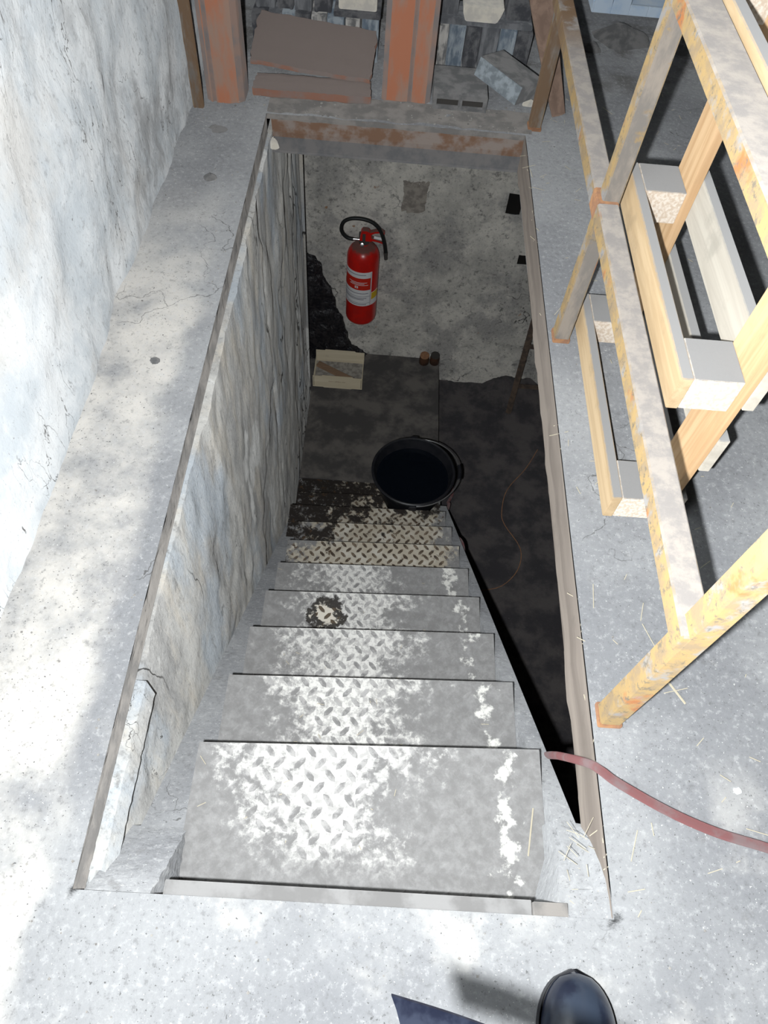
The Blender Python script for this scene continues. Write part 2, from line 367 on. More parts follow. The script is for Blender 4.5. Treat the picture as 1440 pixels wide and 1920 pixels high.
# ------------------------------------------------------------------ mesh helpers
class MB:
    def __init__(s):
        s.bm = bmesh.new()
    def quad(s, *pts):
        return s.bm.faces.new([s.bm.verts.new(p) for p in pts])
    def box(s, x0, x1, y0, y1, z0, z1, bev=0.0, mat=None, seg=1):
        M4 = mat or Matrix()
        c = [M4 @ Vector((x, y, z)) for x in (x0, x1) for y in (y0, y1) for z in (z0, z1)]
        v = [s.bm.verts.new(p) for p in c]
        F = [(0, 1, 3, 2), (4, 6, 7, 5), (0, 4, 5, 1), (2, 3, 7, 6), (0, 2, 6, 4), (1, 5, 7, 3)]
        f = [s.bm.faces.new([v[i] for i in q]) for q in F]
        if bev:
            e = list({e for q in f for e in q.edges})
            bmesh.ops.bevel(s.bm, geom=e, offset=bev, segments=seg, affect='EDGES', profile=0.5)
        return s
    def prism(s, prof, a, b, axis=2):
        """extrude a closed 2-D profile along an axis"""
        def P(u, v, w):
            return {2: (u, v, w), 1: (u, w, v), 0: (w, u, v)}[axis]
        A = [s.bm.verts.new(P(u, v, a)) for u, v in prof]
        B = [s.bm.verts.new(P(u, v, b)) for u, v in prof]
        n = len(prof)
        s.bm.faces.new(A); s.bm.faces.new(B[::-1])
        for i in range(n):
            s.bm.faces.new((A[i], B[i], B[(i + 1) % n], A[(i + 1) % n]))
        return s
    def tube(s, pts, r, n=8, closed=False, smooth=4):
        P = [Vector(p) for p in pts]
        if smooth and len(P) > 2:
            Q = []
            for i in range(len(P) - 1):
                p0 = P[max(i - 1, 0)]; p1 = P[i]; p2 = P[i + 1]; p3 = P[min(i + 2, len(P) - 1)]
                for k in range(smooth):
                    u = k / smooth
                    Q.append(0.5 * ((2 * p1) + (-p0 + p2) * u + (2 * p0 - 5 * p1 + 4 * p2 - p3) * u * u + (-p0 + 3 * p1 - 3 * p2 + p3) * u ** 3))
            Q.append(P[-1]); P = Q
        rings = []
        up = Vector((0.13, 0.27, 0.95))
        for i, p in enumerate(P):
            d = (P[min(i + 1, len(P) - 1)] - P[max(i - 1, 0)]).normalized()
            a = d.cross(up)
            if a.length < 1e-3:
                a = d.cross(Vector((1, 0, 0)))
            a.normalize(); b = d.cross(a)
            rr = r(i / (len(P) - 1)) if callable(r) else r
            rings.append([s.bm.verts.new(p + (a * math.cos(2 * math.pi * k / n) + b * math.sin(2 * math.pi * k / n)) * rr) for k in range(n)])
        for A, B in zip(rings, rings[1:]):
            for k in range(n):
                s.bm.faces.new((A[k], A[(k + 1) % n], B[(k + 1) % n], B[k]))
        s.bm.faces.new(rings[0][::-1]); s.bm.faces.new(rings[-1])
        return s
    def lathe(s, prof, c, n=32, a0=0.0, a1=2 * math.pi):
        c = Vector(c); full = abs(a1 - a0 - 2 * math.pi) < 1e-6
        m_ = n if full else n + 1
        rings = []
        for r, z in prof:
            rings.append([s.bm.verts.new(c + Vector((r * math.cos(a0 + (a1 - a0) * k / n), r * math.sin(a0 + (a1 - a0) * k / n), z))) for k in range(m_)])
        for A, B in zip(rings, rings[1:]):
            for k in range(n):
                s.bm.faces.new((A[k], A[(k + 1) % m_], B[(k + 1) % m_], B[k]))
        if full:
            if prof[0][0] > 1e-5: s.bm.faces.new(rings[0][::-1])
            if prof[-1][0] > 1e-5: s.bm.faces.new(rings[-1])
        return s
    def surf(s, us, vs_, fn, skip=None):
        """grid surface: fn(u, v) -> point"""
        V = [[s.bm.verts.new(fn(u, v)) for v in vs_] for u in us]
        for i in range(len(us) - 1):
            for j in range(len(vs_) - 1):
                if skip and skip(0.5 * (us[i] + us[i + 1]), 0.5 * (vs_[j] + vs_[j + 1])):
                    continue
                s.bm.faces.new((V[i][j], V[i + 1][j], V[i + 1][j + 1], V[i][j + 1]))
        return s
    def build(s, name, mat, parent=None, smooth=False, at=None, kind=None):
        bmesh.ops.remove_doubles(s.bm, verts=s.bm.verts, dist=1e-6)
        bmesh.ops.recalc_face_normals(s.bm, faces=s.bm.faces)
        if at is not None:
            bmesh.ops.translate(s.bm, verts=s.bm.verts, vec=-Vector(at))
        me = bpy.data.meshes.new(name)
        s.bm.to_mesh(me); s.bm.free()
        me.materials.append(mat)
        if smooth:
            for p in me.polygons:
                p.use_smooth = True
            me.set_sharp_from_angle(angle=math.radians(40))
        o = bpy.data.objects.new(name, me)
        COL.objects.link(o)
        if at is not None:
            o.location = at
        if parent is not None:
            put_under(o, parent)
        if kind:
            o['kind'] = kind
        return o

def put_under(o, parent):
    o.parent = parent
    # parents here are only translated, never turned
    tot = Vector((0, 0, 0)); p = parent
    while p is not None:
        tot += p.location
        p = p.parent
    o.location = Vector(o.location) - tot

def thing(name, loc, label, cat, group=None):
    o = bpy.data.objects.new(name, None)
    COL.objects.link(o)
    o.location = loc
    o.empty_display_size = 0.05
    return tag(o, label, cat, group)

def tag(o, label, cat, group=None):
    o['label'] = label
    o['category'] = cat
    if 'kind' not in o:
        o['kind'] = 'thing'
    if group:
        o['group'] = group
    return o

def struct(o, label, cat):
    o['kind'] = 'structure'
    return tag(o, label, cat)

def lin(a, b, n):
    return [a + (b - a) * i / n for i in range(n + 1)]

def fb(x, y, z, s, oct=4):
    return noise.fractal(Vector((x, y, z)) * s, 0.9, 2.0, oct)

# ------------------------------------------------------------------ the setting
OX0, OX1, OY0, OY1 = -0.395, 0.425, 0.098, 2.27          # stairwell opening in the upper floor
ZP, ZF = -1.976, -2.172                                  # landing and cellar floor
YB = 3.2755                                              # cellar back wall

def hz(x, y):
    d = min(abs(x - OX0), abs(x - OX1)) if OY0 - .03 < y < OY1 + .03 else 1
    d = min(d, (abs(y - OY0) if OX0 - .03 < x < OX1 + .03 else 1))
    k = min(1.0, max(0.0, (d - .035) / 0.06))
    return 0.006 * k * fb(x, y, 0, 5.0) + 0.0025 * k * fb(x, y, 3, 22)

b = MB()
xs = lin(-0.75, OX0, 18) + lin(OX0, OX1, 24)[1:] + lin(OX1, 2.2, 44)[1:]
ys = lin(-0.7, OY0, 22) + lin(OY0, OY1, 70)[1:] + lin(OY1, 4.2, 50)[1:]
inside = lambda x, y: OX0 < x < OX1 and OY0 < y < OY1
b.surf(xs, ys, lambda x, y: (x, y, hz(x, y)), inside)
zs = [0, -0.12]
b.quad((OX0, OY0, 0), (OX1, OY0, 0), (OX1, OY0, -.12), (OX0, OY0, -.12))
for x0, x1, y0, y1 in ((-0.75, OX0, -0.7, 4.2), (OX1, 2.2, -0.7, 4.2), (OX0, OX1, -0.7, OY0), (OX0, OX1, OY1 + .12, 4.2)):
    b.quad((x0, y0, -.12), (x1, y0, -.12), (x1, y1, -.12), (x0, y1, -.12))
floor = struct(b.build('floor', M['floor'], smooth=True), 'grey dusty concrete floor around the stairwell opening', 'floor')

b = MB()
ey = lin(OY0, OY1, 90)
b.surf(ey, [0, -.02, -.04, -.06], lambda y, z: (OX0 + 0.004 * fb(y, z, 1, 18) - (0 if z > -.01 else .002), y, z))
b.surf(ey, [-.06, -.07], lambda y, z: (OX0 - .02 if z < -.065 else OX0, y, -.06))
se = b.build('slab_edge', M['slab_edge'], floor)

def wx(y, z):
    return -0.635 - 0.012 * (0.6 - y) * (1 if y < .6 else 0) + 0.012 * max(0, (y - 1.6)) + 0.016 * fb(1, y, z, 3.2) + 0.006 * fb(4, y, z * .6, 14, 5)
b = MB()
b.surf(lin(-0.7, 3.9, 150), lin(-0.01, 2.3, 80), lambda y, z: (wx(y, z), y, z))
struct(b.build('wall_left', M['whitewash'], smooth=True), 'rough whitewashed plaster wall along the left of the ledge', 'wall')

b = MB()
b.surf(lin(-0.9, 2.2, 30), lin(0, 2.3, 16), lambda x, z: (x, 3.95 + 0.03 * fb(x, 2, z, 2), z))
struct(b.build('wall_back', M['cellar'], smooth=True), 'rough dim wall at the far end of the upper room', 'wall')

# left flank of the stairwell: concrete cast against horizontal boards, plus the ledge where it stands proud of the slab
def wellx(y, z):
    yy = y + .05 * fb(1, z, 5, 1.5)
    groove = sum(-0.007 * max(0, 1 - abs(yy - g) / .012) for g in (2.66, 2.80, 1.93))
    patch = 0.006 * max(0, min(1, fb(3, y * 1.2, z * .5, 1.6) * 14))
    return -0.386 + groove + patch + 0.007 * fb(2, y, z * .4, 4) + 0.003 * fb(2, y, z * .4, 20)
b = MB()
wy = lin(0.1, 2.97, 170)
wz = [-.064] + lin(-.07, -2.19, 150)
def wf(y, z):
    if z > -.066:
        return (-0.40, y, -.066 + 0.003 * fb(y, 1, 1, 9))
    return (wellx(y, z), y, z)
b.surf(wy, wz, wf)
b.quad((-0.374, 2.97, -.066), (-.55, 2.97, -.066), (-.55, 2.97, -2.19), (-0.374, 2.97, -2.19))
struct(b.build('wall_stairwell', M['well'], smooth=True), 'grey board-marked concrete side wall of the stairwell with long cracks', 'wall')

# cellar back wall with two pockets
def wb(x, z):
    return YB + 0.012 * fb(x, 1, z, 3.5) + 0.007 * fb(x, 7, z, 15, 5) - (0.010 if fb(x, 3, z, 1.9) > 0.1 else 0)
HOLES = ((0.600, 0.672, -0.947, -0.838), (0.725, 0.79, -1.248, -1.192))
xg = sorted(set([round(v, 4) for v in lin(-1.0, 2.0, 160)] + [h for H_ in HOLES for h in H_[:2]]))
zg = sorted(set([round(v, 4) for v in lin(-2.2, -0.05, 120)] + [h for H_ in HOLES for h in H_[2:]]))
inh = lambda x, z: any(a < x < b_ and c < z < d for a, b_, c, d in HOLES)
b = MB()
b.surf(xg, zg, lambda x, z: (x, wb(x, z), z), inh)
cw = struct(b.build('wall_cellar', M['cellar'], smooth=True), 'rough grey-beige rendered cellar wall behind the red extinguisher', 'wall')
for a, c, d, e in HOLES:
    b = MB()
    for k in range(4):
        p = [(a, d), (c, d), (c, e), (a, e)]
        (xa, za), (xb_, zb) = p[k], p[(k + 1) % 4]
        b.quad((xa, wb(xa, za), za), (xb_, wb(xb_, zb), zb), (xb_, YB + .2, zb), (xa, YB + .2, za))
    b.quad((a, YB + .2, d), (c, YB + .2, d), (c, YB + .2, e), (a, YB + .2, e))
    b.build('niche', M['pocket_shade'], cw)

b = MB()
def bare(u, v):
    x = .138 + .068 * u * (1 + .12 * fb(u, v, 4, 2)); z = -.900 + .095 * v * (1 + .10 * fb(v, u, 9, 2))
    return (x, wb(x, z) - .004 + .008 * max(abs(u), abs(v)) ** 6, z)
b.surf(lin(-1, 1, 16), lin(-1, 1, 20), bare)
b.build('bare_patch', M['bare'], cw, smooth=True)

b = MB()
b.surf(lin(-1.0, 2.0, 60), lin(-0.6, YB + .05, 80), lambda x, y: (x, y, ZF + 0.006 * fb(x, y, 5, 4)))
struct(b.build('floor_cellar', M['cellar_floor'], smooth=True), 'almost black cellar floor seen down to the right of the stairs', 'floor')
b = MB().box(1.95, 2.0, -0.6, YB, ZF, -.12)
struct(b.build('wall_cellar_side', M['cellar']), 'rough cellar side wall hidden beyond the opening edge', 'wall')
b = MB().box(-0.5, 2.0, -0.65, -.6, ZF, -.12)
struct(b.build('wall_cellar_front', M['cellar']), 'rough cellar wall under the upper floor', 'wall')

# weathered timber along the right-hand edge of the opening
b = MB()
by = lin(0.10, 2.28, 110)
b.surf(by, [0.0, -.03, -.06, -.09, -.112], lambda y, z: (OX1 - .002 + 0.0045 * fb(y * .6, z, 8, 12) * (0 if z == 0 else 1), y, z + (0.008 * fb(y, 2, 2, 9) if z < -.1 else 0)))
b.surf(by, [OX1 - .002, OX1 + .04], lambda y, x: (x, y, -.112))
struct(b.build('trim_1', M['edge_wood'], smooth=True), 'weathered brown timber edge on the right of the opening', 'edge beam')

# rusty channel closing the far end of the opening
b = MB()
pr = [(2.272, -.004), (2.286, -.066), (2.284, -.080), (2.266, -.106), (2.260, -.112), (2.264, -.122), (2.385, -.122), (2.385, -.004)]
b.prism([(y, z) for y, z in pr], OX0 + .012, OX1 + .03, 0)
hd_ = b.build('trim_2', M['header'])
hd_.data.materials.append(M['flange'])
for f in hd_.data.polygons:
    if f.center.z < -.074 and f.normal.y < .5:
        f.material_index = 1
struct(hd_, 'rusty brown steel channel across the far end of the opening', 'steel beam')
b = MB()
b.surf(lin(OX0, OX1 + .02, 40), [2.262, 2.29, 2.33, 2.40], lambda x, y: (x, y, 0.003 + 0.006 * abs(fb(x, y, 1, 16)) - (0.012 if y < 2.263 else 0)))
b.surf(lin(OX0, OX1 + .02, 40), [-.013, -.009], lambda x, z: (x, 2.264 + .004 * fb(x, z, 3, 20), z if z < -.012 else .003 + 0.006 * abs(fb(x, 2.262, 1, 16)) - .012))
struct(b.build('trim_3', M['slab_edge'], smooth=True), 'crumbling grey mortar strip on top of the rusty channel', 'mortar strip')

# steel angle at the head of the flight, in two lengths
b = MB().box(-.262, .30, .097, .119, -.03, -.006, .001)
struct(b.build('trim_4', M['stringer']), 'long thin steel strip across the head of the stairs', 'threshold strip')
b = MB().box(.303, .356, .095, .117, -.03, -.004, .001)
struct(b.build('trim_5', M['slab_edge']), 'short broken end piece beside the long threshold strip', 'threshold strip')

# split batten and mortar lump at the near left corner of the opening
b = MB()
b.surf(lin(.13, .44, 40), [0, 1, 2, 3], lambda y, k: (-.392 + [0, .002, .020, .022][int(k)] + .003 * fb(y, k, 2, 25), y, -.058 + [-.02, .012, .010, -.06][int(k)] + .002 * fb(y, k, 6, 30)))
struct(b.build('trim_6', M['well'], smooth=True), 'grey split batten lodged along the near left edge of the opening', 'batten')

# ------------------------------------------------------------------ stairs
RISE, GOING, N_T = 0.1976, 0.2096, 9
XL, XR = -0.287, 0.380
stair = thing('steel_stair', (0.05, 0.12, 0), 'steep steel staircase of chequer-plate treads going down to the cellar', 'staircase')

def lozenge(bm, cx, cy, z, ang, L=0.0155, W=0.0055, h=0.0026):
    ca, sa = math.cos(ang), math.sin(ang)
    def P(u, v, zz):
        return bm.verts.new((cx + u * ca - v * sa, cy + u * sa + v * ca, zz))
    base = [P(L, 0, z), P(.5 * L, W, z), (P(-.5 * L, W, z)), P(-L, 0, z), P(-.5 * L, -W, z), P(.5 * L, -W, z)]
    top = [P(.55 * L, 0, z + h), P(.25 * L, .4 * W, z + h), P(-.25 * L, .4 * W, z + h), P(-.55 * L, 0, z + h), P(-.25 * L, -.4 * W, z + h), P(.25 * L, -.4 * W, z + h)]
    for k in range(6):
        bm.faces.new((base[k], base[(k + 1) % 6], top[(k + 1) % 6], top[k]))
    bm.faces.new(top)

def relief(bm, xl, xr, back, nose, z):
    for c in range(int((back - .014) / .0225) + 1):
        x = xl + .018 + (.020 if c % 2 else 0)
        while x < xr - .012:
            lozenge(bm, x, nose(x) - .014 - c * .0225, z, math.radians(48 if c % 2 else -48))
            x += .040

for i in range(N_T):
    yn, z = 0.404 + GOING * i, -RISE * (i + 1)
    skew = 0.026 if i < 7 else .02
    back = 0.31 if i == 0 else GOING + 0.012
    nose = lambda x: yn - skew * (XR - x) / (XR - XL)
    xl = XL if i < 7 else -0.345 + .006 * (i - 7)
    mt = M['tread'] if i < 5 else M['tread_st']
    b = MB()
    xa = lin(xl, XR, 12)
    prof = [(-back, 0.0), (-.004, 0.0), (0, -.003), (0, -.034), (-.005, -.034), (-.005, -.006), (-back, -.006)]
    rows = [[b.bm.verts.new((x, nose(x) + (u if u > -.1 else u), z + v)) for u, v in prof] for x in xa]
    for A, B in zip(rows, rows[1:]):
        for k in range(len(prof)):
            b.bm.faces.new((A[k], A[(k + 1) % 7], B[(k + 1) % 7], B[k]))
    b.bm.faces.new(rows[0]); b.bm.faces.new(rows[-1][::-1])
    o = b.build('tread', mt[0], stair, at=(0, yn - skew * .5, z))
    b = MB()
    relief(b.bm, xl, XR, back, nose, z)
    b.build('raised_lozenges', mt[1], o, at=(0, yn - skew * .5, z), kind='stuff')

b = MB()   # right-hand stringer: inclined channel
def string(b, x0, x1, ya, za, yb, zb, d):
    n_ = Vector((0, -(zb - za), yb - ya)).normalized() * d
    p = [(ya, za), (yb, zb), (yb - 0, zb - d * 1.4), (ya, za - d * 1.4)]
    b.prism([(y, z) for y, z in p], x0, x1, 0)
string(b, XR + .001, .4195, .140, -.021, 2.075, -1.840, .10)
b.build('stringer', M['floor'], stair)
b = MB()
string(b, -.368, XL - .001, .100, -.094, 2.02, -1.909, .045)
b.build('stringer', M['floor'], stair)

# landing at the foot of the flight
land = thing('landing_platform', (0, 2.7, ZF), 'low grimy landing covered with a dark sheet at the stair foot', 'platform')
b = MB().box(-.366, .392, 2.085, YB - .035, ZF + .002, ZP - .004).box(-.6, -.366, 2.985, YB - .035, ZF + .002, ZP - .004)
b.build('body', M['cellar_floor'], land)
b = MB()
b.surf(lin(-.6, -.365, 6), lin(2.985, YB - .02, 10), lambda x, y: (x, y, ZP + .0015 + .002 * fb(x, y, 2, 6)))
b.surf(lin(-.365, .3935, 40), lin(2.285, YB - .02, 50), lambda x, y: (x, y, ZP + .0015 + .002 * fb(x, y, 2, 6)))
b.quad((.3935, 2.285, ZP), (.3935, YB - .02, ZP), (.3935, YB - .02, ZP - .02), (.3935, 2.285, ZP - .02))
b.build('cover_sheet', M['sheet'], land, smooth=True)
b = MB().box(-.366, .38, 2.09, 2.282, ZP - .004, ZP + .002, .001)
pl = b.build('foot_plate', M['tread_st'][0], land, at=(0, 2.282, ZP))
b = MB()
relief(b.bm, -.345, .38, .19, lambda x: 2.282, ZP + .002)
b.build('raised_lozenges', M['tread_st'][1], pl, at=(0, 2.282, ZP), kind='stuff')

# dust and mortar packed around the head of the flight
def pack_r(u, v):
    x0 = .335 + .040 * min(1, v * 1.5)
    z = -.001 - .150 * v ** 1.1 * (1 - .97 * u * u * (1 - v) ** .6) + .004 * fb(u, v, 3, 5)
    return (x0 + max(0, u) * (.4265 - x0), .092 + v * .17, -.199 if u < 0 else z)
b = MB()
b.surf([-.1] + lin(0, 1, 12), lin(0, 1, 24), pack_r)
struct(b.build('trim_7', M['floor'], smooth=True), 'grey mortar and dust packed in the near right corner of the opening', 'mortar')
def pack_l(u, v):
    return (-.384 + min(1, u) * (.103 + .006 * fb(v, 1, 1, 6)), .092 + v * .132, -.199 if u > 1 else -.002 - .209 * v ** .9 * (1 - .25 * u * (1 - v)) + .004 * fb(u, v, 7, 5))
b = MB()
b.surf(lin(0, 1, 12) + [1.1], lin(0, 1, 24), pack_l)
struct(b.build('trim_8', M['floor'], smooth=True), 'grey mortar and dust packed in the near left corner of the opening', 'mortar')

# ------------------------------------------------------------------ railing
rail = thing('steel_railing', (.455, 1.36, 0), 'railing of worn mustard-painted square tube along the right of the opening', 'railing')
PY = (0.414, 1.365, 2.318)
for py in PY:
    b = MB().box(.436, .473, py - .019, py + .019, 0.0, .74, .003)
    p = b.build('post', M['paint'], rail)
    b = MB().box(.433, .476, py - .022, py + .022, -.002, .012, .004, seg=2)
    b.build('foot_weld', M['rust'], p)
b = MB().box(.426, .470, .396, 2.336, .345, .385, .003)
mr = b.build('mid_rail', M['paint'], rail)
for py in PY[1:2]:
    b = MB().box(.4254, .4706, py - .03, py + .03, .3444, .3856, .003)
    b.build('joint_weld', M['rust'], mr)
b = MB().box(.433, .494, .34, 2.36, .738, .772, .003)
b.build('top_rail', M['paint'], rail)

# ------------------------------------------------------------------ pallet standing on edge behind the railing
pal = thing('wooden_pallet', (.57, 1.15, 0), 'pale pine pallet standing on edge against the railing', 'pallet')
Y0, Y1 = 0.838, 1.452
for z0, z1 in ((.001, .070), (.340, .412), (.715, .785)):
    b = MB().box(.496, .517, Y0, Y1, z0, z1, .002)
    b.build('runner', M['pine'], pal)
    for ya in (Y0, Y1 - .098):
        b = MB().box(.5175, .6015, ya + .001, ya + .098, z0 + .001, z1 - .001, .0015)
        b.build('block', M['chip'], pal)
for ya in (Y0, Y1 - .098):
    b = MB().box(.602, .622, ya, ya + .098, .002, .785, .0015)
    b.build('cross_board', M['pine_v'], pal)
for z0, z1 in ((.001, .085), (.178, .268), (.350, .440), (.530, .615), (.700, .785)):
    b = MB().box(.6225, .643, Y0 - .002, Y1 + .002, z0, z1, .0015)
    b.build('deck_board', M['pine_deck'], pal)

# ------------------------------------------------------------------ fire extinguisher
EX, EY = -0.100, 3.172
ext = thing('fire_extinguisher', (EX, EY, -1.61), 'red fire extinguisher with curled black hose hanging on the cellar wall', 'fire extinguisher')
b = MB()
R = 0.085
prof = [(0.0, -1.600), (.045, -1.604), (.072, -1.600), (.081, -1.590), (R, -1.574), (R, -1.195)]
for k in range(1, 9):
    a = k / 8 * math.pi / 2
    prof.append((max(.024, R * math.cos(a) ** .8), -1.195 + .078 * math.sin(a)))
prof += [(.024, -1.108), (0.0, -1.108)]
b.lathe(prof, (EX, EY, 0), 40)
b.build('cylinder', M['red'], ext, smooth=True)
def sector(r, z0, z1, a0, a1, name, mat, parent):
    b_ = MB()
    b_.lathe([(R - .002, z0), (r, z0), (r, z1), (R - .002, z1)], (EX, EY, 0), 16, math.radians(a0), math.radians(a1))
    return b_.build(name, mat, parent, smooth=True)
lab = sector(R + .0008, -1.455, -1.235, 178, 308, 'label', M['white'], ext)
lab['label'] = 'white and red instruction label'
sector(R + .0014, -1.348, -1.272, 182, 303, 'red_panel', M['print_red'], lab)
for z in (-1.392, -1.436):
    sector(R + .0014, z, z + .002, 182, 303, 'ruled_line', M['print_grey'], lab)
sector(R + .0014, -1.452, -1.240, 303, 304.5, 'ruled_line', M['print_grey'], lab)
for z, a0, a1 in ((-1.252, 196, 285), (-1.372, 188, 296), (-1.404, 190, 290), (-1.412, 190, 280), (-1.446, 215, 290)):
    sector(R + .0014, z, z + .0035, a0, a1, 'small_print', M['print_grey'], lab)
for z, a0, a1 in ((-1.300, 222, 290), (-1.308, 230, 280), (-1.316, 226, 294)):
    sector(R + .002, z, z + .0025, a0, a1, 'small_print', M['white'], lab)
sector(R + .002, -1.308, -1.280, 186, 198, 'pictogram', M['white'], lab)
sector(R + .002, -1.337, -1.323, 246, 258, 'emblem', M['white'], lab)
sector(R + .0025, -1.333, -1.327, 249.5, 254.5, 'emblem_core', M['print_red'], lab)
l2 = sector(R + .0008, -1.455, -1.372, 309, 345, 'side_label', M['white'], ext)
sector(R + .0014, -1.418, -1.374, 309.5, 344, 'yellow_panel', M['print_yellow'], l2)
b = MB().lathe([(.0, -1.112), (.026, -1.112), (.026, -1.098), (.019, -1.094), (.019, -1.05), (.0, -1.05)], (EX, EY, 0), 20)
b.build('neck_ring', M['iron'], ext, smooth=True)
b = MB()
b.prism([(-.122, -1.092), (-.060, -1.092), (-.064, -1.060), (-.075, -1.040), (-.085, -1.034), (-.108, -1.034), (-.116, -1.046)], EY - .017, EY + .017, 1)
valve = b.build('valve', M['red'], ext)
b = MB()
b.prism([(-.075, -1.062), (-.072, -1.046), (-.045, -1.036), (-.015, -1.032), (.0, -1.040), (.003, -1.046), (-.015, -1.041), (-.045, -1.046)], EY - .013, EY + .013, 1)
b.build('upper_lever', M['red'], ext)
b = MB()
b.prism([(-.072, -1.090), (-.068, -1.076), (-.030, -1.086), (.010, -1.100), (.012, -1.108), (-.030, -1.096)], EY - .012, EY + .012, 1)
b.build('lower_handle', M['red'], ext)
b = MB()
b.tube([(EX + .05, EY - .015, -1.066), (.004, EY - .016, -1.074)], .008, 10)
b.build('safety_pin', M['white'], ext, smooth=True)
b = MB()
b.tube([(EX - .022, EY - .018, -1.083), (EX - .06, EY - .018, -1.083)], .007, 10)
b.build('hose_fitting', M['chrome'], ext, smooth=True)
b = MB()
b.lathe([(0, -.004), (.009, -.004), (.010, .004), (0, .006)], (0, 0, 0), 14)
bmesh.ops.rotate(b.bm, verts=b.bm.verts, matrix=Matrix.Rotation(math.radians(65), 3, 'X'))
bmesh.ops.translate(b.bm, verts=b.bm.verts, vec=(EX - .008, EY - .026, -1.109))
b.build('gauge', M['chrome'], ext, smooth=True)
b = MB()
hp = [(-.155, -1.084), (-.185, -1.078), (-.208, -1.055), (-.216, -1.025), (-.205, -.990), (-.175, -.970), (-.135, -.964), (-.095, -.968), (-.058, -.982), (-.030, -1.008), (-.012, -1.040), (-.001, -1.075), (.008, -1.110), (.014, -1.150)]
b.tube([(x, EY - .018, z) for x, z in hp], .0092, 12)
hs = b.build('discharge_hose', M['hose_black'], ext, smooth=True)
b = MB().tube([(.0135, EY - .018, -1.148), (.018, EY - .018, -1.19)], lambda u: .0105 - .002 * u, 12)
b.build('nozzle', M['iron'], hs, smooth=True)
b = MB().box(EX - .03, EX + .03, EY + .08, YB + .02, -1.16, -1.12, .002)
b.build('wall_bracket', M['iron'], ext)

# ------------------------------------------------------------------ bucket
BX, BY, BZ = 0.220, 2.052, -1.7775
RZ = -1.520
bk = thing('bucket', (BX, BY, BZ), 'black bucket of dark water standing low on the stairs', 'bucket')
b = MB()
b.lathe([(.0, BZ + .002), (.118, BZ + .002), (.122, BZ + .006), (.190, RZ - .02), (.199, RZ - .016), (.201, RZ - .004), (.196, RZ), (.189, RZ - .003), (.184, RZ - .022), (.117, BZ + .012), (0, BZ + .012)], (BX, BY, 0), 48)
b.build('shell', M['rubber'], bk, smooth=True)
b = MB()
b.lathe([(.0, RZ - .055), (.1745, RZ - .055), (.1735, RZ - .060), (0, RZ - .060)], (BX, BY, 0), 48)
b.build('water', M['water'], bk, smooth=True)
for s in (-1, 1):
    b = MB().box(BX - .018, BX + .018, BY + s * .2 - .012, BY + s * .2 + .012, RZ - .035, RZ - .004, .004, seg=2)
    b.build('lug', M['rubber'], bk)
b = MB()
b.tube([(BX + .015 + .205 * math.sin(a), BY + .200 * math.cos(a), RZ - .012 + .022 * math.sin(a)) for a in lin(0, math.pi, 16)], .0028, 8, smooth=2)
hd = b.build('bail_handle', M['wire'], bk, smooth=True)
b = MB()
b.tube([(BX + .015 + .205 * math.sin(a), BY + .200 * math.cos(a), RZ - .012 + .022 * math.sin(a)) for a in lin(1.38, 1.78, 4)], .009, 10, smooth=2)
b.build('grip', M['rubber'], hd, smooth=True)

# ------------------------------------------------------------------ fruit crate with a batten in it
cr = thing('fruit_crate', (-.215, 3.07, ZP), 'small pale veneer fruit crate on the landing', 'crate')
CX0, CX1, CY0, CY1, CZ = -.357, -.066, 2.95, 3.165, ZP + .004
def crate_end(y, name):
    h = .092
    b_ = MB()
    p = [(CX0, CZ + .004), (CX0 + .06, CZ + .004), (CX0 + .066, CZ), (CX1 - .066, CZ), (CX1 - .06, CZ + .004), (CX1, CZ + .004), (CX1, CZ + h), (CX1 - .052, CZ + h), (CX1 - .058, CZ + h + .007), (CX0 + .058, CZ + h + .007), (CX0 + .052, CZ + h), (CX0, CZ + h)]
    b_.prism(p, y, y + .004, 1)
    return b_.build(name, M['crate'], cr)
fe = crate_end(CY0, 'end_panel')
for x, z0, z1, wd in ((CX0 + .006, .012, .062, .002), (CX1 - .008, .012, .062, .002)):
    b = MB().box(x, x + wd, CY0 - .0008, CY0 + .001, CZ + z0, CZ + z1 + .02)
    b.build('slot', M['iron'], fe)
for k in range(12):
    x = -.262 + k * .0085 + random.uniform(-.001, .001)
    b = MB().box(x, x + random.uniform(.003, .006), CY0 - .0006, CY0 + .001, CZ + .052, CZ + .052 + random.uniform(.003, .006))
    b.build('faded_stamp', M['batten'], fe)
crate_end(CY1 - .004, 'end_panel')
for x in (CX0 + .001, CX1 - .005):
    b = MB().box(x, x + .004, CY0 + .0045, CY1 - .0045, CZ, CZ + .055)
    b.build('side_panel', M['crate'], cr)
b = MB().box(CX0 + .006, CX1 - .006, CY0 + .0045, CY1 - .0045, CZ + .001, CZ + .005)
b.build('base_panel', M['crate_in'], cr)
R_ = Matrix.Translation((-.235, 3.062, CZ + .019)) @ Matrix.Rotation(math.radians(-26), 4, 'Z') @ Matrix.Rotation(math.radians(3), 4, 'Y')
b = MB().box(-.120, .120, -.017, .017, -.010, .010, .001, R_)
tag(b.build('wood_batten', M['batten']), 'brown wooden batten lying diagonally inside the fruit crate', 'batten')

